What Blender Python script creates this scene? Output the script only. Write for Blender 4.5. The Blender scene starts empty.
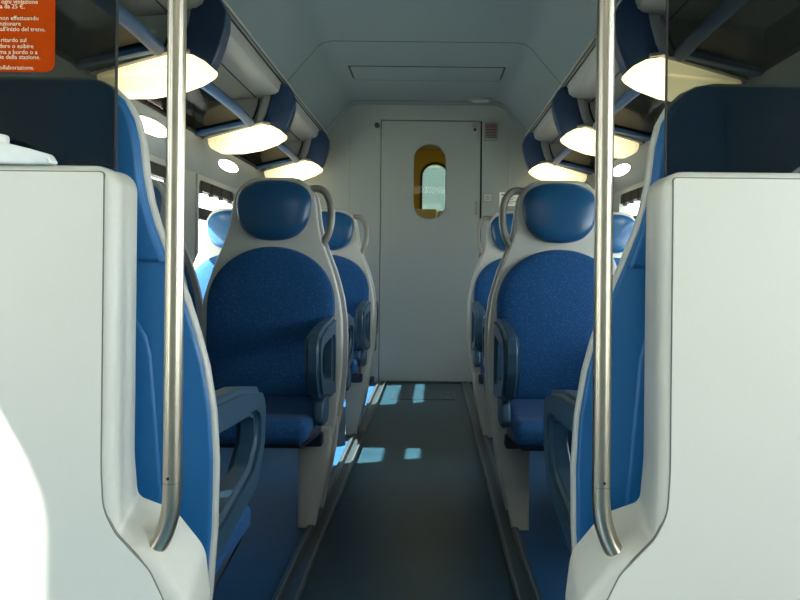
import bpy, bmesh, math, random
from mathutils import Vector, Matrix
random.seed(7)
C = bpy.context.scene.collection
PI = math.pi

# ------------------------------------------------------------------ materials
def new_mat(name):
    m = bpy.data.materials.new(name); m.use_nodes = True
    return m, m.node_tree.nodes, m.node_tree.links

def plain(name, col, rough=.5, metal=0., var=.04, scale=60., bump=0., spec=.5, coat=0.):
    m, N, L = new_mat(name)
    b = N['Principled BSDF']
    b.inputs['Roughness'].default_value = rough
    b.inputs['Metallic'].default_value = metal
    b.inputs['Specular IOR Level'].default_value = spec
    b.inputs['Coat Weight'].default_value = coat
    tc = N.new('ShaderNodeTexCoord'); nz = N.new('ShaderNodeTexNoise')
    nz.inputs['Scale'].default_value = scale; nz.inputs['Detail'].default_value = 3
    L.new(tc.outputs['Object'], nz.inputs['Vector'])
    r = N.new('ShaderNodeValToRGB')
    r.color_ramp.elements[0].position = .3; r.color_ramp.elements[1].position = .7
    r.color_ramp.elements[0].color = (*[c*(1-var) for c in col], 1)
    r.color_ramp.elements[1].color = (*[min(1, c*(1+var)) for c in col], 1)
    L.new(nz.outputs['Fac'], r.inputs['Fac']); L.new(r.outputs['Color'], b.inputs['Base Color'])
    if bump:
        bp = N.new('ShaderNodeBump'); bp.inputs['Strength'].default_value = bump; bp.inputs['Distance'].default_value = .002
        L.new(nz.outputs['Fac'], bp.inputs['Height']); L.new(bp.outputs['Normal'], b.inputs['Normal'])
    return m

def fabric(name, col, dot):
    m, N, L = new_mat(name)
    b = N['Principled BSDF']; b.inputs['Roughness'].default_value = .85
    b.inputs['Sheen Weight'].default_value = .04
    b.inputs['Specular IOR Level'].default_value = .25
    tc = N.new('ShaderNodeTexCoord')
    vo = N.new('ShaderNodeTexVoronoi'); vo.inputs['Scale'].default_value = 125
    L.new(tc.outputs['Object'], vo.inputs['Vector'])
    r = N.new('ShaderNodeValToRGB')
    r.color_ramp.elements[0].position = .14; r.color_ramp.elements[1].position = .3
    r.color_ramp.elements[0].color = (*dot, 1); r.color_ramp.elements[1].color = (*col, 1)
    L.new(vo.outputs['Distance'], r.inputs['Fac'])
    nz = N.new('ShaderNodeTexNoise'); nz.inputs['Scale'].default_value = 160
    L.new(tc.outputs['Object'], nz.inputs['Vector'])
    mx = N.new('ShaderNodeMixRGB'); mx.blend_type = 'OVERLAY'; mx.inputs['Fac'].default_value = .35
    L.new(r.outputs['Color'], mx.inputs['Color1']); L.new(nz.outputs['Fac'], mx.inputs['Color2'])
    L.new(mx.outputs['Color'], b.inputs['Base Color'])
    bp = N.new('ShaderNodeBump'); bp.inputs['Strength'].default_value = .3; bp.inputs['Distance'].default_value = .002
    L.new(nz.outputs['Fac'], bp.inputs['Height']); L.new(bp.outputs['Normal'], b.inputs['Normal'])
    return m

def glass(name, tint, rough=.02, ior=1.45, refl=1.0, top=1.0):
    m, N, L = new_mat(name)
    N.remove(N['Principled BSDF'])
    t = N.new('ShaderNodeBsdfTransparent'); t.inputs['Color'].default_value = (*tint, 1)
    g = N.new('ShaderNodeBsdfGlossy'); g.inputs['Roughness'].default_value = rough
    g.inputs['Color'].default_value = (refl, refl, refl, 1)
    # reflectance grows towards grazing angles (each pane has two faces, so the tint acts twice)
    f0 = ((ior-1)/(ior+1))**2
    lw = N.new('ShaderNodeLayerWeight'); lw.inputs['Blend'].default_value = .5
    pw = N.new('ShaderNodeMath'); pw.operation = 'POWER'; pw.inputs[1].default_value = 5
    L.new(lw.outputs['Facing'], pw.inputs[0])
    f = N.new('ShaderNodeMapRange'); f.inputs['To Min'].default_value = f0; f.inputs['To Max'].default_value = top
    L.new(pw.outputs[0], f.inputs['Value'])
    mx = N.new('ShaderNodeMixShader')
    L.new(f.outputs[0], mx.inputs['Fac']); L.new(t.outputs['BSDF'], mx.inputs[1]); L.new(g.outputs['BSDF'], mx.inputs[2])
    L.new(mx.outputs['Shader'], N['Material Output'].inputs['Surface'])
    return m

def lamp_mat(name, col, strength, rough=.35):
    m, N, L = new_mat(name)
    b = N['Principled BSDF']
    b.inputs['Base Color'].default_value = (.7, .66, .52, 1); b.inputs['Roughness'].default_value = rough
    b.inputs['Emission Color'].default_value = (*col, 1); b.inputs['Emission Strength'].default_value = strength
    return m

def tube_lamp_mat(name, col, lo, hi):
    """translucent diffuser with a fluorescent tube inside: brightest around the tube (object x axis)"""
    m, N, L = new_mat(name)
    b = N['Principled BSDF']
    b.inputs['Base Color'].default_value = (.7, .66, .5, 1); b.inputs['Roughness'].default_value = .35
    b.inputs['Emission Color'].default_value = (*col, 1)
    tc = N.new('ShaderNodeTexCoord'); sx = N.new('ShaderNodeSeparateXYZ')
    L.new(tc.outputs['Object'], sx.inputs['Vector'])
    a = N.new('ShaderNodeMath'); a.operation = 'SUBTRACT'; a.inputs[1].default_value = .94
    ab0 = N.new('ShaderNodeMath'); ab0.operation = 'ABSOLUTE'
    L.new(sx.outputs['X'], ab0.inputs[0]); L.new(ab0.outputs[0], a.inputs[0])
    ab = N.new('ShaderNodeMath'); ab.operation = 'ABSOLUTE'; L.new(a.outputs[0], ab.inputs[0])
    mr = N.new('ShaderNodeMapRange'); mr.interpolation_type = 'SMOOTHSTEP'
    mr.inputs['From Min'].default_value = .06; mr.inputs['From Max'].default_value = .32
    mr.inputs['To Min'].default_value = hi; mr.inputs['To Max'].default_value = lo
    L.new(ab.outputs[0], mr.inputs['Value']); L.new(mr.outputs[0], b.inputs['Emission Strength'])
    return m

M = {}
M['shell'] = plain('seat shell grey plastic', (.60, .60, .54), .32, var=.02)
M['headrest'] = plain('blue leatherette', (.014, .092, .222), .28, var=.08, scale=220, bump=.06)
M['fabric'] = fabric('blue patterned cloth', (.014, .086, .24), (.045, .155, .36))
M['backpanel'] = plain('blue moulded plastic', (.012, .140, .365), .38, var=.03)
M['armrest'] = plain('slate blue rubber', (.030, .085, .145), .42, var=.05)
M['seatdark'] = plain('navy seat base', (.012, .025, .06), .6)
M['handle'] = plain('grey brown painted tube', (.27, .255, .22), .3)
M['white'] = plain('off white laminate', (.76, .75, .66), .42, var=.012, scale=400)
M['trim'] = plain('off white moulding', (.66, .66, .58), .38, var=.015)
M['seam'] = plain('grey seam', (.20, .21, .19), .6)
M['joint'] = plain('dark panel joint', (.05, .06, .065), .7)
M['lining'] = plain('pale grey wall lining', (.42, .45, .425), .45, var=.02)
M['ceil'] = plain('blue grey ceiling lining darkened for dimness', (.165, .22, .245), .5, var=.02)  # same lining as the walls, its dimness put into a darker colour
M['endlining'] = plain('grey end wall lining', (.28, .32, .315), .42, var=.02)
M['duct'] = plain('light grey duct lining', (.38, .40, .39), .42, var=.02)
M['dark'] = plain('black rubber', (.012, .013, .014), .6)
M['grey'] = plain('mid grey plastic', (.22, .23, .23), .45)
M['navy'] = plain('navy lamp bracket', (.012, .040, .105), .45, var=.05)
M['rail'] = plain('blue painted rail', (.035, .115, .25), .55)
M['steel'] = plain('brushed stainless steel', (.50, .455, .36), .32, 1.0, var=.05, scale=30)
M['floor'] = plain('dark teal linoleum', (.013, .042, .062), .33, var=.12, scale=14, spec=.38)
M['floorblue'] = plain('blue linoleum', (.020, .085, .20), .40, var=.12, scale=14)
M['strip'] = plain('dark floor channel', (.03, .045, .05), .28)
M['stripmetal'] = plain('grey metal floor edging', (.16, .20, .21), .35, .6)
M['yellow'] = plain('yellow gangway lining', (.62, .48, .05), .5)
M['orange'] = plain('orange red notice', (.44, .048, .001), .7, var=.03, spec=.05)
M['ink'] = plain('pale print', (.85, .66, .45), .6)
M['paper'] = plain('white card', (.88, .90, .88), .5)
M['ground'] = plain('pale gravel', (.45, .46, .38), .9, var=.2, scale=3)
M['wood'] = plain('dark red panel', (.10, .02, .02), .6)
M['wglass'] = glass('window glass', (.97, .98, .975))
M['smoke'] = glass('smoked partition glass', (.42, .45, .44), refl=.8)
M['rackglass'] = glass('smoked rack glass', (.50, .50, .47), .05, 1.4, .7, .08)
M['doorglass'] = glass('clear door glass', (.95, .96, .93), refl=.25)
M['endglass'] = glass('tinted door glass', (.21, .255, .235))
M['lamp'] = tube_lamp_mat('warm diffuser', (1, .80, .42), 0.7, 1.9)
M['spot'] = lamp_mat('reading light lens', (1, .90, .70), 14)
M['ylamp'] = lamp_mat('yellow gangway lamp', (1, .78, .16), 4.5)
M['added_vlamp'] = lamp_mat('added vestibule lamp', (1, .94, .82), 3.4)  # glow of the unseen lamp added over the camera

# ------------------------------------------------------------------ mesh helpers
def link(name, bm, mats, parent=None, ang=35):
    bmesh.ops.recalc_face_normals(bm, faces=bm.faces)
    a = math.radians(ang)
    for f in bm.faces: f.smooth = True
    for e in bm.edges:
        if len(e.link_faces) != 2 or e.calc_face_angle(0) > a: e.smooth = False
    me = bpy.data.meshes.new(name); bm.to_mesh(me); bm.free()
    for m in (mats if isinstance(mats, (list, tuple)) else [mats]): me.materials.append(M[m])
    o = bpy.data.objects.new(name, me); C.objects.link(o)
    if parent: o.parent = parent
    return o

AX = {'xz': lambda a, b, c: (a, c, b), 'yz': lambda a, b, c: (c, a, b), 'xy': lambda a, b, c: (a, b, c)}

def area2(p): return sum(p[i][0]*p[(i+1) % len(p)][1]-p[(i+1) % len(p)][0]*p[i][1] for i in range(len(p)))

def inset(p, d):
    if abs(d) < 1e-9: return list(p)
    n = len(p); out = []
    for i in range(n):
        a, b, c = Vector(p[i-1]), Vector(p[i]), Vector(p[(i+1) % n])
        e1 = (b-a).normalized(); e2 = (c-b).normalized()
        n1 = Vector((-e1.y, e1.x)); n2 = Vector((-e2.y, e2.x))
        k = n1+n2
        k = k/max(.35, k.length_squared/2) if k.length > 1e-6 else n1
        out.append(tuple(b+k*d))
    return out

def prism(bm, pts, c0, c1, plane='xz', r0=0., r1=0., seg=4, mat=0, fn=None):
    """closed outline extruded from c0 to c1, cap edges rounded by r0 / r1"""
    pts = [tuple(p) for p in pts]
    if area2(pts) < 0: pts = pts[::-1]
    rings = []
    s = 1 if c1 > c0 else -1
    if r0:
        for k in range(seg):
            t = k/seg*PI/2; rings.append((r0*(1-math.sin(t)), c0+s*r0*(1-math.cos(t))))
    rings.append((0, c0+s*r0))
    if r0 + r1 < abs(c1-c0)-1e-9: rings.append((0, c1-s*r1))
    if r1:
        for k in range(1, seg+1):
            t = k/seg*PI/2; rings.append((r1*(1-math.cos(t)), c1-s*r1*(1-math.sin(t))))
    mp = AX[plane]; vs = []
    for d, c in rings:
        row = []
        for a, b in inset(pts, d):
            co = mp(a, b, c)
            if fn: co = fn(*co)
            row.append(bm.verts.new(co))
        vs.append(row)
    n = len(pts); fs = []
    for i in range(len(vs)-1):
        for j in range(n):
            fs.append(bm.faces.new((vs[i][j], vs[i][(j+1) % n], vs[i+1][(j+1) % n], vs[i+1][j])))
    fs.append(bm.faces.new(vs[0])); fs.append(bm.faces.new(vs[-1]))
    for f in fs: f.material_index = mat
    return bm

def box(bm, x0, x1, y0, y1, z0, z1, mat=0, r=0.):
    return prism(bm, [(x0, z0), (x1, z0), (x1, z1), (x0, z1)], y0, y1, 'xz', r, r, 3, mat) if not r else \
        prism(bm, round_poly([(x0, z0), (x1, z0), (x1, z1), (x0, z1)], r), y0, y1, 'xz', r*.9, r*.9, 3, mat)

def round_poly(pts, r, seg=5):
    n = len(pts); out = []
    for i in range(n):
        rr = r[i] if isinstance(r, (list, tuple)) else r
        a, b, c = Vector(pts[i-1]), Vector(pts[i]), Vector(pts[(i+1) % n])
        if rr <= 0: out.append(tuple(b)); continue
        u, v = (a-b).normalized(), (c-b).normalized()
        th = math.acos(max(-1, min(1, u.dot(v))))
        if th > PI-.05: out.append(tuple(b)); continue
        d = min(rr/math.tan(th/2), .48*(a-b).length, .48*(c-b).length)
        rad = d*math.tan(th/2)
        cen = b+(u+v).normalized()*(rad/math.sin(th/2))
        p0, p1 = b+u*d, b+v*d
        a0 = math.atan2(p0.y-cen.y, p0.x-cen.x); a1 = math.atan2(p1.y-cen.y, p1.x-cen.x)
        da = (a1-a0+PI) % (2*PI)-PI
        for k in range(seg+1):
            t = a0+da*k/seg; out.append((cen.x+rad*math.cos(t), cen.y+rad*math.sin(t)))
    return out

def smooth_path(pts, n=6):
    P = [Vector(p) for p in pts]; out = []
    for i in range(len(P)-1):
        p0 = P[i-1] if i else P[i]*2-P[i+1]
        p1, p2 = P[i], P[i+1]
        p3 = P[i+2] if i+2 < len(P) else P[i+1]*2-P[i]
        for k in range(n):
            t = k/n
            out.append(.5*((2*p1)+(p2-p0)*t+(2*p0-5*p1+4*p2-p3)*t*t+(3*p1-p0-3*p2+p3)*t**3))
    out.append(P[-1]); return out

def tube(bm, pts, r, seg=14, mat=0, flat=1.0):
    P = [Vector(p) for p in pts]; up = None; rows = []
    for i, p in enumerate(P):
        t = (P[min(i+1, len(P)-1)]-P[max(i-1, 0)]).normalized()
        if up is None:
            up = Vector((1, 0, 0)) if abs(t.x) < .8 else Vector((0, 0, 1))
        up = (up-t*up.dot(t)).normalized(); w = t.cross(up)
        rows.append([bm.verts.new(p+up*r*math.cos(2*PI*k/seg)+w*r*flat*math.sin(2*PI*k/seg)) for k in range(seg)])
    for i in range(len(rows)-1):
        for k in range(seg):
            f = bm.faces.new((rows[i][k], rows[i][(k+1) % seg], rows[i+1][(k+1) % seg], rows[i+1][k])); f.material_index = mat
    for r_ in (rows[0], rows[-1]): bm.faces.new(r_).material_index = mat
    return bm

def pad(bm, outline, base, depth, fn, back=.012, rings=8, power=.55, centre=None, mat=0):
    """upholstered pad: outline in xz, swelling by depth towards -y from y = base"""
    if area2(outline) < 0: outline = outline[::-1]
    cx = sum(p[0] for p in outline)/len(outline); cz = (min(p[1] for p in outline)+max(p[1] for p in outline))/2
    if centre: cx, cz = centre
    rows = [[bm.verts.new(fn(a, base+back, b)) for a, b in outline]]
    for k in range(rings):
        t = k/rings; s = 1-t*t if False else math.cos(t*PI/2)
        h = depth*(math.sin(t*PI/2)**power)
        rows.append([bm.verts.new(fn(cx+(a-cx)*s, base-h, cz+(b-cz)*s)) for a, b in outline])
    n = len(outline)
    for i in range(len(rows)-1):
        for j in range(n): bm.faces.new((rows[i][j], rows[i][(j+1) % n], rows[i+1][(j+1) % n], rows[i+1][j])).material_index = mat
    c = bm.verts.new(fn(cx, base-depth, cz))
    for j in range(n): bm.faces.new((rows[-1][j], rows[-1][(j+1) % n], c)).material_index = mat
    bm.faces.new(rows[0]).material_index = mat
    return bm

def ray_poly(cx, cy, th, poly):
    d = Vector((math.cos(th), math.sin(th))); best = None
    for i in range(len(poly)):
        a = Vector(poly[i])-Vector((cx, cy)); e = Vector(poly[(i+1) % len(poly)])-Vector(poly[i])
        den = d.x*e.y-d.y*e.x
        if abs(den) < 1e-12: continue
        t = (a.x*e.y-a.y*e.x)/den; u = (a.x*d.y-a.y*d.x)/den
        if t > 0 and -1e-6 <= u <= 1+1e-6 and (best is None or t > best): best = t
    return best

def holed(bm, outer, hole, c0, c1, plane, mat=0, n=72):
    """plate with a hole (both outlines star-shaped seen from the hole's centre)"""
    cx = sum(p[0] for p in hole)/len(hole); cy = sum(p[1] for p in hole)/len(hole)
    ths = [2*PI*k/n for k in range(n)]+[math.atan2(p[1]-cy, p[0]-cx) % (2*PI) for p in outer]+[math.atan2(p[1]-cy, p[0]-cx) % (2*PI) for p in hole]
    ths = sorted(set(round(t, 5) for t in ths)); mp = AX[plane]; L_ = []
    for poly, c in ((outer, c0), (outer, c1), (hole, c1), (hole, c0)):
        row = []
        for t in ths:
            r = ray_poly(cx, cy, t, poly); row.append(bm.verts.new(mp(cx+r*math.cos(t), cy+r*math.sin(t), c)))
        L_.append(row)
    k = len(ths)
    for i in range(4):
        A, B = L_[i], L_[(i+1) % 4]
        for j in range(k): bm.faces.new((A[j], A[(j+1) % k], B[(j+1) % k], B[j])).material_index = mat
    return bm

def nb(): return bmesh.new()

def tag(o, label, cat, group=None):
    o['label'] = label; o['category'] = cat
    if group: o['group'] = group
    return o

def thing(name, label, cat, loc=(0, 0, 0), group=None):
    o = bpy.data.objects.new(name, None); o.empty_display_size = .05; C.objects.link(o); o.location = loc
    return tag(o, label, cat, group)

def struct(name, bm, mats, parent=None):
    o = link(name, bm, mats, parent)
    if not parent: o['kind'] = 'structure'
    return o

def struct_empty(name):
    o = bpy.data.objects.new(name, None); C.objects.link(o); o['kind'] = 'structure'; return o

def copy_tree(src, loc, rot=0., scale_z=1.):
    r = src.copy(); C.objects.link(r); r.location = loc; r.rotation_euler = (0, 0, rot); r.scale = (1, 1, scale_z)
    for ch in list(src.children):
        c = ch.copy(); C.objects.link(c); c.parent = r
        for g in list(ch.children):
            d = g.copy(); C.objects.link(d); d.parent = c
    return r

# ------------------------------------------------------------------ the setting
Y0, YP0, YP1, YE = -1.55, 1.03, 1.118, 6.46      # rear wall, partition front / back, end wall
WX = 1.40

bm = nb()
box(bm, -.33, .33, Y0, YE, -.05, 0, 0)
box(bm, -1.46, -.33, Y0, YE, -.05, 0, 1); box(bm, .33, 1.46, Y0, YE, -.05, 0, 1)
struct('floor', bm, ['floor', 'floorblue'])
# two low edging channels along the aisle, each a dark coved strip between bright lips
for k, s in ((1, -1), (2, 1)):
    bm = nb()
    prism(bm, [(s*.300, 0), (s*.303, .008), (s*.312, .010), (s*.320, .006), (s*.345, .006), (s*.352, .014), (s*.362, .016), (s*.372, .012), (s*.376, 0)], 1.2, YE-.02, 'xz')
    for a in (.307, .358): tube(bm, [(s*a, 1.2, .0125), (s*a, YE-.02, .0125)], .0045, 8, 1)
    struct('trim_%d' % k, bm, ['strip', 'stripmetal'])

# side walls: lower wall with window and entrance openings, sloping cove above, upright behind the racks
WIN = {-1: [(3.30, 4.50), (4.93, 5.86)], 1: [(1.60, 2.75), (3.25, 4.50), (4.93, 5.72)]}
WZ0, WZ1 = .80, 1.47
DOOR = (-.55, 1.0, 0., 1.95)
for s, nm in ((-1, 'left'), (1, 'right')):
    bm = nb()
    xa, xb = s*WX, s*(WX+.06)
    x0, x1 = min(xa, xb), max(xa, xb)
    holes = [(DOOR[0], DOOR[1], -.001, DOOR[3], 1.0)]+[(a, b, WZ0, WZ1, 1.5) for a, b in WIN[s]]
    y = Y0
    for a, b, z0, z1, _ in holes:
        box(bm, x0, x1, y, a, -.05, 1.50)
        if z0 > 0: box(bm, x0, x1, a, b, -.05, z0)
        if z1 < 1.5: box(bm, x0, x1, a, b, z1, 1.50)
        y = b
    box(bm, x0, x1, y, YE+.06, -.05, 1.50)
    # above door height in the vestibule
    box(bm, x0, x1, Y0, DOOR[0], 1.5, 2.3); box(bm, x0, x1, DOOR[0], DOOR[1], DOOR[3], 2.3); box(bm, x0, x1, DOOR[1], YP1, 1.5, 2.3)
    # cove and rack back wall of the saloon
    pf = [(s*1.40, 1.495), (s*1.385, 1.525), (s*1.30, 1.655), (s*1.295, 1.672), (s*1.345, 1.685), (s*1.345, 1.93), (s*1.46, 1.93), (s*1.46, 1.495)]
    prism(bm, pf, YP1, YE+.06, 'xz')
    struct('wall_'+nm, bm, ['lining'])

# ceiling: flat middle, rounded shoulders, steep slopes
half = [(.0, 2.244), (.54, 2.244), (.585, 2.236), (.62, 2.214), (.66, 2.166), (.80, 2.003)]
prof = [(-x, z) for x, z in half[::-1]][:-1]+half
bm = nb()
prism(bm, prof+[(.83, 2.04), (.69, 2.20), (.64, 2.26), (.55, 2.29), (-.55, 2.29), (-.64, 2.26), (-.69, 2.20), (-.83, 2.04)], YP0, YE+.05, 'xz')
prism(bm, [(-1.46, 2.27), (1.46, 2.27), (1.46, 2.33), (-1.46, 2.33)], Y0-.05, YP0+.02, 'xz')
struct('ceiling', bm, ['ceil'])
# ceiling panel joints that turn down the slopes, and the long strip above the racks
bm = nb()
for yj in (4.66, 6.30):
    lo = [(x, z-.0012) for x, z in prof]; hi = [(x, z+.01) for x, z in prof[::-1]]
    prism(bm, lo+hi, yj, yj+.008, 'xz')
struct('trim_3', bm, ['joint'])
n = 4
for s in (-1, 1):
    bm = nb()
    box(bm, min(s*.797, s*.83), max(s*.797, s*.83), YP1, YE, 1.996, 2.012, 0)
    box(bm, min(s*.803, s*.806), max(s*.803, s*.806), YP1, YE, 1.993, 2.0, 1)
    box(bm, min(s*.822, s*.826), max(s*.822, s*.826), YP1, YE, 1.99, 2.0, 1)
    struct('trim_%d' % n, bm, ['duct', 'dark']); n += 1
    # air duct lining: rounded corner, then sloping out to the wall, one long joint along it
    bm = nb()
    pf = [(s*.828, 2.01), (s*.830, 1.96), (s*.838, 1.935), (s*.862, 1.918), (s*.95, 1.911), (s*1.35, 1.868), (s*1.40, 1.868), (s*1.40, 2.02)]
    prism(bm, pf, YP1, YE, 'xz', 0, 0, 3, 0)
    box(bm, min(s*.975, s*.979), max(s*.975, s*.979), YP1, YE-.01, 1.9035, 1.912, 1)
    struct('trim_%d' % n, bm, ['duct', 'dark']); n += 1

# roof closing piece above the ducts
bm = nb()
for s in (-1, 1):
    box(bm, min(s*.80, s*1.46), max(s*.80, s*1.46), YP1, YE+.05, 2.02, 2.10)
struct('trim_8', bm, ['duct'])

# rear wall of the vestibule behind the camera
bm = nb(); box(bm, -1.46, 1.46, Y0-.06, Y0, -.05, 2.3); struct('wall_rear', bm, ['lining'])
# header above the partitions, out of the photo, carrying the ceiling step
# windows of the saloon
def window(n, s, y0, y1):
    w = struct_empty('window_%d' % n)
    w.location = (s*WX, (y0+y1)/2, (WZ0+WZ1)/2)
    def P(name, bm, mats):
        o = link(name, bm, mats, w); o.matrix_parent_inverse = Matrix.Translation(w.location).inverted(); return o
    bm = nb()
    rect = [(y0-.02, WZ0-.02), (y1+.02, WZ0-.02), (y1+.02, WZ1+.02), (y0-.02, WZ1+.02)]
    hole = round_poly([(y0+.015, WZ0+.015), (y1-.015, WZ0+.015), (y1-.015, WZ1-.01), (y0+.015, WZ1-.01)], .05)
    holed(bm, rect, hole, s*(WX-.012), s*(WX+.03), 'yz'); P('window_frame', bm, 'lining')
    bm = nb(); box(bm, *sorted((s*(WX+.035), s*(WX+.041))), y0, y1, WZ0, WZ1); P('window_pane', bm, 'wglass')
    bm = nb(); box(bm, *sorted((s*(WX+.01), s*(WX+.05))), y0, y1, 1.222, 1.292)
    box(bm, *sorted((s*(WX+.004), s*(WX+.01))), y0, y1, 1.25, 1.26)
    P('transom', bm, 'dark')
    bm = nb(); box(bm, *sorted((s*(WX-.002), s*(WX+.05))), y0, y1, 1.398, WZ1)
    for k in range(4):
        yy = y0+.1+(y1-y0-.2)*k/3
        box(bm, *sorted((s*(WX-.006), s*(WX+.02))), yy-.012, yy+.012, 1.378, 1.46)
    P('blind_cassette', bm, 'dark')
k = 1
for s in (-1, 1):
    for a, b in WIN[s]: window(k, s, a, b); k += 1

# entrance doors of the vestibule (left and right of the camera), two leaves each with a tall rounded window
def entrance(n, s):
    d = struct_empty('door_%d' % n)
    ym = (DOOR[0]+DOOR[1])/2
    for a, b in ((DOOR[0], ym), (ym, DOOR[1])):
        h0, h1 = (a+.07, b-.07) if a < ym-.01 else (.626, b-.045)
        hole = round_poly([(h0, .55), (h1, .55), (h1, 1.72), (h0, 1.72)], .17, 8)
        bm = nb(); holed(bm, [(a, 0), (b, 0), (b, DOOR[3]), (a, DOOR[3])], hole, s*(WX+.01), s*(WX+.05), 'yz')
        lf = link('door_leaf', bm, 'lining', d)
        bm = nb(); prism(bm, hole, s*(WX+.027), s*(WX+.033), 'yz'); link('door_glass', bm, 'wglass', lf)
entrance(1, -1); entrance(2, 1)

# end wall with the sliding door
bm = nb()
for x0, x1, z0, z1 in ((-1.46, -.368, -.05, 2.30), (.452, 1.46, -.05, 2.30), (-.368, .452, 2.122, 2.30), (-.368, .452, -.05, .004)):
    box(bm, x0, x1, YE, YE+.05, z0, z1)
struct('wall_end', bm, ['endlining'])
# wall panel joints left and right of the door and the rounded transition below the ceiling
bm = nb()
for x in (-.615, .66): box(bm, x-.0015, x+.0015, YE-.0012, YE+.004, 0, 2.0)
struct('trim_9', bm, ['seam'])
bm = nb(); box(bm, -.368, .452, YE-.03, YE+.02, 0, .012, 0, 0); box(bm, -1.38, -.40, YE-.012, YE, 0, .05); box(bm, .47, 1.38, YE-.012, YE, 0, .05)
struct('baseboard_end', bm, ['strip'])

d3 = struct_empty('door_3')
win = round_poly([(-.098, 1.325), (.158, 1.325), (.158, 1.925), (-.098, 1.925)], .127, 10)
bm = nb(); holed(bm, [(-.362, .014), (.438, .014), (.438, 2.115), (-.362, 2.115)], win, YE+.004, YE+.045, 'xz')
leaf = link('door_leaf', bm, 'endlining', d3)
bm = nb(); holed(bm, round_poly([(-.104, 1.319), (.164, 1.319), (.164, 1.931), (-.104, 1.931)], .133, 10), win, YE+.002, YE+.006, 'xz'); link('window_seal', bm, 'grey', leaf)
bm = nb(); prism(bm, win, YE+.02, YE+.026, 'xz'); link('door_glass', bm, 'doorglass', leaf)
bm = nb(); box(bm, .398, .418, YE-.012, YE+.006, 1.36, 1.47, 0, .004); link('door_handle', bm, 'grey', d3)
bm = nb(); box(bm, -.368, -.362, YE+.03, YE+.05, .0, 2.122); box(bm, .438, .452, YE+.03, YE+.05, .0, 2.122); box(bm, -.368, .452, YE+.03, YE+.05, 2.115, 2.122)
link('door_gasket', bm, 'dark', d3)

# gangway behind the end door: yellow walls, a second door with the same rounded window
YG = 8.2
for nm, q in (('wall_gangway_left', (-.62, -.55, YE+.05, YG, -.05, 2.25)), ('wall_gangway_right', (.60, .67, YE+.05, YG, -.05, 2.25)),
              ('ceiling_gangway', (-.55, .60, YE+.05, YG, 2.14, 2.25)), ('floor_gangway', (-.55, .60, YE+.05, YG, -.05, 0))):
    bm = nb(); box(bm, *q); gw = struct(nm, bm, ['yellow'])
    if nm == 'ceiling_gangway': gang = gw
d4 = struct_empty('door_4')
w2 = round_poly([(-.05, 1.40), (.21, 1.40), (.21, 1.99), (-.05, 1.99)], .128, 10)
bm = nb(); holed(bm, [(-.62, 0), (.67, 0), (.67, 2.25), (-.62, 2.25)], w2, YG, YG+.05, 'xz'); lf = link('door_leaf', bm, 'yellow', d4)
bm = nb(); prism(bm, w2, YG+.02, YG+.026, 'xz'); link('door_glass', bm, 'endglass', lf)
bm = nb(); holed(bm, round_poly([(-.075, 1.375), (.235, 1.375), (.235, 2.015), (-.075, 2.015)], .15, 10), w2, YG-.012, YG, 'xz'); link('window_seal', bm, 'dark', lf)
bm = nb(); box(bm, -.25, .25, 7.1, 7.25, 2.10, 2.1405, 0, .01)
link('ceiling_lamp', bm, 'ylamp', gang)
bm = nb(); box(bm, -.40, .10, 7.95, 8.15, 0, 1.515, 0, .02); box(bm, .105, .40, 7.95, 8.15, 0, 1.50, 0, .02)  # pale box put in to give the bright band low in the window
tag(link('bright_band_box', bm, 'trim'), 'pale cabinet top making the bright band low in the end door window', 'added box')

# ------------------------------------------------------------------ fittings on the end wall
bm = nb(); tube(bm, [(-.398, YE+.0, 2.075), (-.398, YE-.03, 2.075)], .019, 18); tube(bm, [(-.398, YE-.03, 2.075), (-.398, YE-.036, 2.075)], .013, 18)
tag(link('door_buffer', bm, 'dark'), 'small black round rubber stop beside the upper left door corner', 'door stop')
k = thing('door_sensor', 'small dark sensor knob inside the upper right door corner', 'sensor', (.392, YE, 2.055))
bm = nb(); box(bm, -.022, .022, -.012, .004, .01, .05, 0, .004); link('housing', bm, 'grey', k)
bm = nb(); tube(bm, [(0, .0, -.008), (0, -.016, -.008)], .012, 14); link('sensor_eye', bm, 'dark', k)
k = thing('loudspeaker', 'grey rounded loudspeaker grille right of the end door', 'loudspeaker', (.519, YE, 1.96))
bm = nb(); prism(bm, round_poly([(-.058, 0), (.058, 0), (.058, .147), (-.058, .147)], .018), 0, -.022, 'xz', 0, .006); link('housing', bm, 'grey', k)
bm = nb()
for i in range(9): box(bm, -.045, .045, -.025, -.02, .022+i*.0125, .028+i*.0125)
link('grille', bm, 'wood', k)
k = thing('pictogram_sign', 'small square pictogram sign on the wall right of the end door', 'sign', (.502, YE, 1.50))
bm = nb(); box(bm, -.036, .036, -.004, 0, -.034, .034); link('plate', bm, 'grey', k)
bm = nb(); box(bm, -.030, .030, -.005, -.003, -.028, .028); link('face', bm, 'lining', k)
bm = nb()
holed(bm, [(.017*math.cos(t*PI/8), .017*math.sin(t*PI/8)) for t in range(16)], [(.011*math.cos(t*PI/8), .011*math.sin(t*PI/8)) for t in range(16)], -.0065, -.0045, 'xz', n=16)
box(bm, -.003, .003, -.0065, -.0045, -.006, .006); link('symbol', bm, 'grey', k)
k = thing('wall_notice', 'pale rectangular notice on the end wall behind the right grab handle', 'notice', (.68, YE, 1.49))
bm = nb(); box(bm, -.085, .085, -.004, 0, -.055, .055, 0, .003); link('plate', bm, 'paper', k)
bm = nb()
box(bm, -.07, -.04, -.005, -.003, .03, .042); box(bm, -.03, .06, -.005, -.003, .033, .039)
for i in range(4): box(bm, -.07, .05-.02*(i % 2), -.005, -.003, .008-i*.014, .013-i*.014)
link('printed_lines', bm, 'grey', k)
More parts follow.
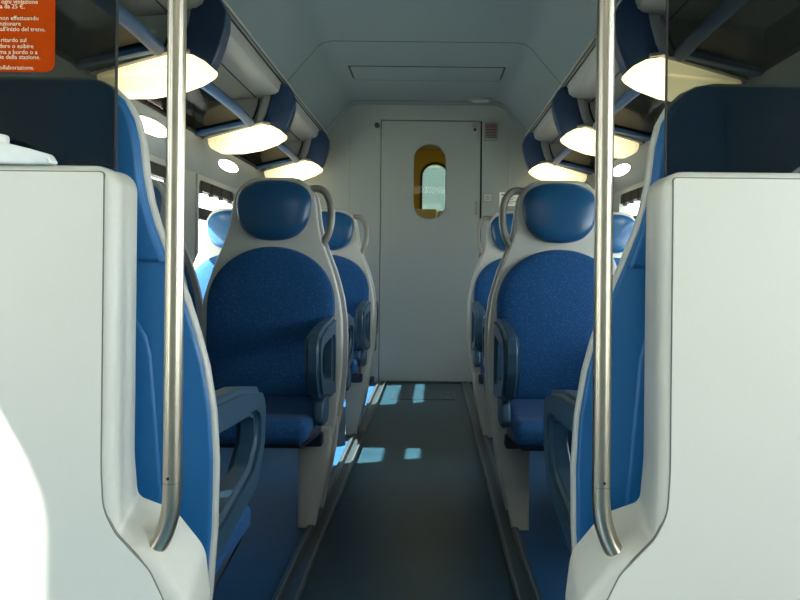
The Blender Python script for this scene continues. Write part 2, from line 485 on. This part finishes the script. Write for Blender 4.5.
# oval dome in the ceiling above the loudspeaker
k = thing('ceiling_dome', 'flat oval dome on the ceiling above the end door right corner', 'dome', (.42, 6.22, 2.244))
bm = nb(); prism(bm, [(.10*math.cos(t*PI/16), .055*math.sin(t*PI/16)) for t in range(32)], 0, -.012, 'xy', 0, .005); link('rim', bm, 'grey', k)
bm = nb(); prism(bm, [(.07*math.cos(t*PI/16), .036*math.sin(t*PI/16)) for t in range(32)], -.008, -.022, 'xy', 0, .010); link('lens', bm, 'lining', k)
# ceiling hatch
k = thing('ceiling_hatch', 'shallow rectangular hatch in the ceiling in front of the end door', 'hatch', (0, 5.42, 2.244))
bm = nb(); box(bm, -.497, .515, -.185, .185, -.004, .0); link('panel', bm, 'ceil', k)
bm = nb(); box(bm, -.50, .518, -.19, -.185, -.0045, 0); box(bm, -.50, .518, .185, .19, -.0045, 0); link('joint', bm, 'joint', k)
for x in (-.500, .518):
    bm = nb(); box(bm, x-.006, x+.006, -.185, .13, -.007, 0); link('hinge', bm, 'dark', k)
# floor hatch
k = thing('floor_hatch', 'small rectangular floor hatch in the aisle before the end door', 'hatch', (0, 5.82, 0))
bm = nb(); box(bm, -.215, .225, -.19, .19, -.001, .003); link('lid', bm, 'floor', k)
bm = nb(); holed(bm, [(-.222, -.197), (.232, -.197), (.232, .197), (-.222, .197)], [(-.215, -.19), (.225, -.19), (.225, .19), (-.215, .19)], -.001, .0038, 'xy', n=8); link('rim', bm, 'strip', k)
for y in (-.13, .13):
    bm = nb(); box(bm, .17, .20, y-.03, y+.03, .002, .0045); link('catch', bm, 'stripmetal', k)

# ------------------------------------------------------------------ seats
WPROF = [(1.2476, .062), (1.243, .088), (1.232, .110), (1.212, .130), (1.185, .144), (1.15, .152), (1.10, .157), (1.06, .164), (1.024, .174),
         (.97, .194), (.916, .215), (.86, .232), (.808, .245), (.74, .255), (.664, .259), (.56, .257), (.448, .249), (.36, .235), (.30, .222)]
def wz(z):
    for (z0, w0), (z1, w1) in zip(WPROF, WPROF[1:]):
        if z1 <= z <= z0: return w1+(w0-w1)*(z-z1)/(z0-z1)
    return WPROF[-1][1]
LEAN = .03
def lean(z): return LEAN*max(0, z-.42)/.83
FN = lambda x, y, z: (x, y+lean(z), z)      # local: seat faces -y, back leans to +y

def shell_outline(d=0.):
    R = [(w-d, z-(d if i == 0 else 0)) for i, (z, w) in enumerate(WPROF)]
    R = [(x, min(z, 1.2476-d)) for x, z in R]
    R.append((.20-d, .285+d)); R = R[::-1]
    return R+[(-x, z) for x, z in R[::-1]]

def sup(cx, cz, a, b, n=2.6, k=40, taper=0.):
    out = []
    for i in range(k):
        t = 2*PI*i/k; c, s = math.cos(t), math.sin(t)
        x = a*abs(c)**(2/n)*(1 if c > 0 else -1); z = b*abs(s)**(2/n)*(1 if s > 0 else -1)
        out.append((cx+x*(1+taper*z/b), cz+z))
    return out

MESH = {}
def seat(a, leg_side, handle, tilt, name='train_seat'):
    """a = +1: the aisle is towards local +x.  leg_side: +1 leg on the aisle side, -1 on the other"""
    global LEAN
    LEAN = tilt
    root = bpy.data.objects.new(name, None); root.empty_display_size = .05; C.objects.link(root)
    def part(nm, key, build, mats):
        key = (key, tilt)
        if key in MESH:
            o = bpy.data.objects.new(nm, MESH[key]); C.objects.link(o); o.parent = root; return o
        o = link(nm, build(nb()), mats, root); MESH[key] = o.data; return o
    # shell: a slab with softly rounded rims (front at y = -.055, back at 0)
    part('shell', 'shell', lambda b: prism(b, shell_outline(), -.024, 0, 'xz', .010, .005, 4, 0, FN), 'shell')
    # blue moulded back, with a cross groove under the headrest and a raised panel
    def back(b):
        return prism(b, shell_outline(.006 if tilt < .03 else .024), -.004, .009, 'xz', 0, .005, 3, 0, FN)
    bp = part('back_panel', 'back', back, 'backpanel')
    def upper(b):
        zt = .968; ins = .008 if tilt < .03 else .026; top = sorted([p for p in shell_outline(ins) if p[0] >= 0 and p[1] > zt], key=lambda p: p[1])
        T = [(wz(zt)-ins, zt)]+top
        return prism(b, T+[(-x, z) for x, z in T[::-1]], .004, .016, 'xz', 0, .007, 3, 0, FN)
    part('headrest_back', 'upper', upper, 'backpanel')
    def pocket(b):
        return prism(b, round_poly([(-.185, .58), (.185, .58), (.160, .92), (-.160, .92)], [.03, .03, .10, .10]), .006, .014, 'xz', 0, .006, 3, 0, FN)
    part('back_pocket', 'pocket', pocket, 'backpanel')
    part('headrest', 'head', lambda b: pad(b, sup(0, 1.127, .133, .110, 2.55, 48, .10), -.022, .052, FN, power=.5), 'headrest')
    # back cushion: arched top, straight sides
    def cushion(b):
        o = []
        for i in range(33):
            t = PI*i/32; o.append((.228*math.cos(t)*(1 if True else 0), .78+.215*math.sin(t)**.9))
        o += [(-.226, .66), (-.214, .52), (-.20, .45), (.20, .45), (.214, .52), (.226, .66)]
        return pad(b, o, -.021, .050, FN, rings=9, power=.42, centre=(0, .72))
    part('back_cushion', 'cushion', cushion, 'fabric')
    def sitting(b):
        # rounded cushion, section in yz extruded along x
        o = round_poly([(-.48, .392), (-.035, .392), (-.035, .47), (-.30, .452), (-.445, .468), (-.48, .45)], [.03, .0, .02, .1, .04, .03])
        return prism(b, o, -.205, .205, 'yz', .025, .025, 4)
    part('seat_cushion', 'sit', sitting, 'fabric')
    part('seat_base', 'base', lambda b: prism(b, round_poly([(-.44, .375), (-.03, .33), (-.03, .396), (-.47, .396)], .012), -.19, .19, 'yz', .01, .01, 3), 'seatdark')
    u = a*leg_side
    def leg(b):
        o = [(u*.108, 0), (u*.168, 0), (u*.180, .06), (u*.200, .15), (u*.216, .24), (u*.224, .31), (u*.222, .36), (u*.108, .36)]
        return prism(b, o, -.034, .016, 'xz', .010, .008, 3)
    part('leg', 'leg%d' % u, leg, 'shell')
    def beam(b): return box(b, -.20, .20, -.085, -.03, .30, .345, 0, .008)
    part('cross_beam', 'beam', beam, 'seatdark')
    def arm(b):
        out = round_poly([(-.02, .748), (-.25, .738), (-.40, .716), (-.438, .684), (-.434, .595), (-.37, .515), (-.13, .478), (-.02, .470)], [.01, .1, .05, .05, .05, .06, .10, .01])
        hole = round_poly([(-.07, .682), (-.33, .668), (-.372, .655), (-.376, .612), (-.32, .573), (-.13, .540), (-.07, .535)], [.02, .03, .02, .03, .05, .06, .02])
        x0, x1 = a*.190, a*.240
        holed(b, out, hole, x0, x1, 'yz', n=60)
        bmesh.ops.recalc_face_normals(b, faces=b.faces)
        es = [e for e in b.edges if len(e.link_faces) == 2 and e.calc_face_angle(0) > 1.2]
        bmesh.ops.bevel(b, geom=es, offset=.012, segments=3, affect='EDGES', clamp_overlap=True)
        return b
    part('armrest', 'arm%d' % a, arm, 'armrest')
    def side(b):
        o = round_poly([(-.35, .42), (-.21, .415), (-.19, .50), (-.33, .505)], [.03, .03, .03, .03])
        return prism(b, o, a*.208, a*.238, 'yz', .008, .008, 3)
    if tilt > .028: part('side_cover', 'side%d' % a, side, 'armrest')
    if handle:
        def grab(b):
            P = [(.095, 1.196), (.150, 1.209), (.180, 1.197), (.198, 1.165), (.205, 1.12), (.202, 1.07), (.190, 1.03), (.168, .995), (.150, .978)]
            return tube(b, smooth_path([(a*x, -.006+lean(z), z) for x, z in P], 5), .0140, 12)
        part('grab_handle', 'grab%d' % a, grab, 'handle')
    return root

ROWS = [  # y of shell back, facing camera?, handle, z scale, wording
    (1.180, False, False, .956, 'seen from behind at the {s} partition'),
    (2.85, True, True, 1., 'nearest one facing the camera on the {s}'),
    (3.040, False, False, 1., 'turned away, first behind the nearest front-facing {s} pair'),
    (4.41, True, True, 1., 'second one facing the camera on the {s}'),
    (4.595, False, False, 1., 'turned away, farthest before the end wall on the {s}'),
]
protos = {}
for yb, cam_facing, handle, sz, text in ROWS:
    for s, side in ((-1, 'left'), (1, 'right')):
        for col, cx in (('aisle', (.5135 if s < 0 else .524) if yb < 1.5 else .517), ('window', 1.06)):
            a = (-s) if cam_facing else s            # local direction of the aisle
            key = (a, col, handle and col == 'aisle', cam_facing, yb < 1.5)
            lab = 'blue %s seat, ' % col + text.format(s=side)
            loc = (s*cx, yb, 0); rot = 0 if cam_facing else PI
            if key not in protos:
                r = seat(a, 1 if col == 'aisle' else -1, handle and col == 'aisle', .085 if cam_facing else (.025 if yb < 1.5 else .03))
                r.location = loc; r.rotation_euler = (0, 0, rot); r.scale = (1, 1, sz); protos[key] = r
            else: r = copy_tree(protos[key], loc, rot, sz)
            tag(r, lab, 'seat', 'blue train seats in rows')

# ------------------------------------------------------------------ luggage racks and lamp brackets
YB = [3.12, 4.65, 6.20]
pos = ['first', 'second', 'third']
RACK_END = (.0)
for s, side in ((-1, 'left'), (1, 'right')):
    for i, yb in enumerate(YB):
        t = thing('lamp_bracket', 'navy lamp bracket with glowing diffuser, %s from the camera on the %s' % (['nearest', 'second', 'farthest'][i], side), 'lamp', (0, yb, 0), 'lamp brackets under the luggage racks')
        # navy curved end band
        band = [(.815, 1.992), (.772, 1.955), (.748, 1.905), (.750, 1.850), (.768, 1.780), (.792, 1.715), (.805, 1.690),
                (.90, 1.720), (.935, 1.752), (.912, 1.80), (.892, 1.87), (.884, 1.915), (.872, 1.925)]
        bm = nb(); prism(bm, [(s*x, z) for x, z in round_poly(band, .02, 3)], -.035, .055, 'xz', .008, .008, 3); link('end_band', bm, 'navy', t)
        # grey inner band
        gb = [(.884, 1.915), (.892, 1.87), (.912, 1.80), (.935, 1.752), (.975, 1.758), (.955, 1.81), (.937, 1.87), (.93, 1.912)]
        bm = nb(); prism(bm, [(s*x, z) for x, z in gb], -.028, .05, 'xz', .004, .004, 2); link('inner_band', bm, 'duct', t)
        sl = [(.952, 1.897), (.957, 1.86), (.972, 1.81), (.990, 1.772), (.998, 1.772), (.981, 1.815), (.966, 1.86), (.961, 1.897)]
        bm = nb(); prism(bm, [(s*x, z) for x, z in sl], -.012, .0, 'xz'); link('slot', bm, 'dark', t)
        bm = nb(); prism(bm, [(s*.925, 1.905), (s*.96, 1.75), (s*1.20, 1.70), (s*1.295, 1.68), (s*1.34, 1.70), (s*1.34, 1.872)], -.004, .03, 'xz'); link('bulkhead', bm, 'grey' if False else 'duct', t)
        # diffuser: wedge that thins towards the wall
        df = [(.800, 1.688), (.825, 1.712), (.875, 1.738), (.93, 1.746), (1.02, 1.722), (1.235, 1.662), (1.245, 1.655), (1.238, 1.608), (1.18, 1.583), (1.06, 1.586), (.95, 1.606), (.86, 1.640), (.815, 1.668)]
        bm = nb(); prism(bm, [(s*x, z) for x, z in round_poly(df, .05, 6)], -.055, .09, 'xz', .026, .026, 5); link('diffuser', bm, 'lamp', t)
        hs = [(.884, 1.755), (.935, 1.764), (1.02, 1.738), (1.235, 1.676), (1.262, 1.668), (1.262, 1.655), (1.235, 1.664), (1.02, 1.725), (.935, 1.750), (.884, 1.742)]
        bm = nb(); prism(bm, [(s*x, z) for x, z in hs], -.058, .092, 'xz', .002, .002, 2); link('housing', bm, 'grey', t)
        # rack in front of this bracket
        y0 = [1.25, YB[0]+.10, YB[1]+.10][i]; y1 = yb-.097
        k = thing('luggage_rack', 'smoked glass luggage rack with blue rail, %s from the camera on the %s' % (['nearest', 'middle', 'farthest'][i], side), 'rack', (0, y0, 0), 'luggage racks along the walls')
        ln = y1-y0
        bm = nb(); tube(bm, smooth_path([(s*1.0, 0, 1.752), (s*1.0, ln*.5, 1.766), (s*.998, ln*.85, 1.762), (s*.99, ln+.01, 1.742)], 6), .026, 12); link('front_rail', bm, 'rail', k)
        bm = nb(); prism(bm, [(s*1.005, 1.752), (s*1.005, 1.760), (s*1.295, 1.692), (s*1.295, 1.684)], 0, ln-.02, 'xz'); link('glass_shelf', bm, 'rackglass', k)
        bm = nb(); prism(bm, round_poly([(s*.985, 1.775), (s*.985, 1.735), (s*1.30, 1.664), (s*1.30, 1.70)], .008, 3), ln-.02, ln+.03, 'xz', .006, .006, 2); link('cross_bar', bm, 'rail', k)
        bm = nb(); box(bm, *sorted((s*1.285, s*1.312)), 0, ln, 1.672, 1.704); link('wall_rail', bm, 'dark', k)
    # reading lights in the cove
    for yl, where in ((3.93, 'nearer'), (5.42, 'farther')):
        t = thing('reading_light', 'small oval lit lamp in the %s wall cove, %s of the two' % (side, where), 'lamp', (s*1.334, yl, 1.606), 'oval reading lamps in the coves')
        nrm = Vector((s*-.130, 0, -.085)).normalized()
        ex = Vector((0, 1, 0)); ez = nrm.cross(ex)
        for nm, ra, rb, h0, h1, mt in (('rim', .255, .046, -.004, .006, 'lining'), ('lens', .238, .034, .002, .012, 'spot')):
            bm = nb()
            prism(bm, [(ra*math.cos(q*PI/16), rb*math.sin(q*PI/16)) for q in range(32)], h0, h1, 'xy', 0, .003, 2, 0, lambda x, y, z: tuple(ex*x+ez*y+nrm*z))
            link(nm, bm, mt, t)

# ------------------------------------------------------------------ partitions with glass, foot and pole
OUT = [(1.44, 1.05), (.354, 1.05), (.354, .66), (.349, .602), (.297, .583), (.254, .530), (.247, .470), (.245, .0), (1.44, 0)]
RAD = [0, .028, .3, .016, .05, .05, .08, 0, 0]
for s, side in ((-1, 'left'), (1, 'right')):
    t = thing('partition', 'off-white waist-high vestibule partition with smoked glass on the %s' % side, 'partition', (0, YP0, 0))
    o = round_poly(OUT, RAD, 7)
    # resample long straight runs is not needed: rings follow the outline
    def foot(x, y, z):      # the ledge that carries the pole falls towards the front
        k = max(0, min(1, (.67-z)/.07))*max(0, min(1, z/.3)); k = k*k*(3-2*k)
        return (x, y, z-.042*(1-y/(YP1-YP0))*k)
    bm = nb(); prism(bm, [(s*x, z) for x, z in o], 0, YP1-YP0, 'xz', .013, .006, 6, 0, foot); link('body', bm, 'trim', t)
    base = [(1.44, 1.040), (.367, 1.040), (.367, .66), (.364, .606), (.348, .575), (.303, .528), (.280, .480), (.276, .02), (1.44, .02)]
    rb = [0, .004, .3, .10, .06, .06, .08, 0, 0]
    pf = round_poly(base, rb, 7)
    bm = nb(); prism(bm, [(s*x, z) for x, z in inset(pf if area2(pf) > 0 else pf[::-1], -.0016)], -.0008, .004, 'xz'); link('panel_seam', bm, 'seam', t)
    bm = nb(); prism(bm, [(s*x, z) for x, z in pf], -.002, .004, 'xz'); link('front_panel', bm, 'white', t)
    bm = nb(); box(bm, *sorted((s*.369, s*1.40)), .038, .042, 1.046, 2.24); gp = link('glass_pane', bm, 'smoke', t)
    bm = nb(); box(bm, *sorted((s*.3665, s*.3688)), .0378, .0422, 1.046, 2.24); link('edge_strip', bm, 'dark', gp)
    # pole
    h = thing('grab_pole', 'vertical stainless steel pole bending into the %s partition foot' % side, 'pole', (s*.2835, 1.058, .55))
    P = [(0, 0, 1.70), (0, 0, .075)]
    curve = [(0, 0, .078), (.0008, 0, .058), (.004, 0, .036), (.011, 0, .014), (.021, -.001, -.004), (.046, -.003, -.036)]
    bm = nb(); tube(bm, [Vector((0, 0, 1.70)), Vector((0, 0, .085))], .0122, 20); link('upper_tube', bm, 'steel', h)
    bm = nb(); tube(bm, smooth_path([(s*x, y, z) for x, y, z in [(0, 0, .0845)]+curve], 5), .0122, 20); link('lower_bend', bm, 'steel', h)
    bm = nb(); tube(bm, [Vector((0, 0, .0836)), Vector((0, 0, .0852))], .01205, 20); link('joint', bm, 'dark', h)
    bm = nb(); tube(bm, [Vector((s*.002, -.011, .092)), Vector((s*.002, -.0128, .092))], .002, 10); link('set_screw', bm, 'dark', h)

# white sloped cover on the left ledge, grey one on the right
k = thing('folded_newspaper', 'white sloping sheaf lying on the top ledge of the left partition', 'paper', (-.43, 1.036, 1.05))
bm = nb(); prism(bm, round_poly([(0, 0), (-.008, .013), (-.030, .019), (-.085, .032), (-.22, .066), (-.22, 0)], [.003, .008, .02, .05, 0, 0]), -.012, .010, 'xz', .004, .004, 3); link('sheaf', bm, 'paper', k)
bm = nb(); prism(bm, round_poly([(-.064, .022), (-.064, .037), (-.22, .074), (-.22, .05)], [.003, .004, 0, 0]), -.004, .006, 'xz', .002, .002, 2); link('upper_fold', bm, 'paper', k)
bm = nb(); prism(bm, [(.61+.075*math.cos(q*PI/12), 1.05+.022*math.sin(q*PI/12)) for q in range(13)], 1.064, 1.10, 'xz', .006, .006, 3)
tag(link('tray_edge', bm, 'grey'), 'grey rounded object on the right partition ledge at the photo edge', 'object')

# orange notice on the left glass
k = thing('notice_sticker', 'orange notice with pale printed lines on the left partition glass', 'notice', (-.449, 1.0675, 1.177))
bm = nb(); prism(bm, round_poly([(0, 0), (-.24, 0), (-.24, .20), (0, .20)], .012), -.0012, 0, 'xz'); link('sheet', bm, 'orange', k)
# (height of the line, distance of its right end from the right edge, words)
LINES = [(.0050, .0266, 'Grazie per la collaborazione.'), (.0190, .0186, 'biglietterie della stazione.'), (.0257, .0226, 'prima a bordo o a'), (.0336, .0280, 'vendere o esibire'), (.0416, .0373, 'se in ritardo sul'),
         (.0562, .0120, 'le all\'inizio del treno.'), (.0635, .0452, 'sanzionare'), (.0709, .0213, 'se non effettuando'), (.0864, .0400, 'multa da 25 \u20ac.'), (.0928, .0226, 'treno, ogni violazione')]
def text_mesh(body, size):
    cu = bpy.data.curves.new('t', 'FONT'); cu.body = body; cu.size = size; cu.extrude = .0002; cu.resolution_u = 2
    cu.align_x = 'RIGHT'
    ob = bpy.data.objects.new('t', cu); C.objects.link(ob)
    me = bpy.data.meshes.new_from_object(ob.evaluated_get(bpy.context.evaluated_depsgraph_get()))
    bpy.data.objects.remove(ob); bpy.data.curves.remove(cu)
    return me
for z, off, body in LINES:
    me = text_mesh(body, .0082); me.materials.clear(); me.materials.append(M['ink']); me.name = 'printed_line'
    o = bpy.data.objects.new('printed_line', me); C.objects.link(o); o.parent = k
    o.location = (-off, -.0016, z-.002); o.rotation_euler = (PI/2, 0, 0)

# unseen ceiling lamp added to brighten the vestibule, beyond the camera's top edge
bm = nb(); box(bm, -.60, .60, -1.0, -.15, 2.235, 2.275, 0, .015)
tag(link('added_vestibule_lamp', bm, 'added_vlamp'), 'flat white unseen lamp added above the camera to light the vestibule', 'lamp')

# ground outside
bm = nb()
for s in (-1, 1): box(bm, *sorted((s*1.9, s*30)), -30, 40, -1.2, -1.15)
g = struct('floor_outside', bm, ['ground'])

# ------------------------------------------------------------------ light
w = bpy.data.worlds.new('sky'); bpy.context.scene.world = w; w.use_nodes = True
N, L = w.node_tree.nodes, w.node_tree.links
bg = N['Background']; bg.inputs['Color'].default_value = (.86, .95, 1.0, 1); 
wt = N.new('ShaderNodeTexCoord'); wx = N.new('ShaderNodeSeparateXYZ'); wm = N.new('ShaderNodeMapRange')
L.new(wt.outputs['Generated'], wx.inputs['Vector']); L.new(wx.outputs['X'], wm.inputs['Value'])
wm.inputs['From Min'].default_value = -1; wm.inputs['To Min'].default_value = 4.0; wm.inputs['To Max'].default_value = 11.0
L.new(wm.outputs[0], bg.inputs['Strength'])   # bright haze on the right-hand side of the sky
sd = bpy.data.lights.new('sun', 'SUN'); sd.energy = 40; sd.angle = .009; sd.color = (1, .96, .88)
so = bpy.data.objects.new('sun', sd); C.objects.link(so); so.location = (-6, -3, 6)
so.rotation_euler = Vector((1, .40, -.96)).to_track_quat('-Z', 'Y').to_euler()

# ------------------------------------------------------------------ camera
cd = bpy.data.cameras.new('camera'); cam = bpy.data.objects.new('camera', cd); C.objects.link(cam)
cd.sensor_width = 36; cd.lens = 36; cd.shift_x = -.04; cd.shift_y = -31/800; cd.clip_start = .02
cam.matrix_world = Matrix.Translation((.057, 0, .92)) @ Matrix.Rotation(PI/2, 4, 'X') @ Matrix.Rotation(math.radians(.6), 4, 'Z')
sc = bpy.context.scene; sc.camera = cam
sc.view_settings.view_transform = 'Standard'; sc.view_settings.look = 'None'; sc.view_settings.gamma = 1
sc.view_settings.exposure = 0.12
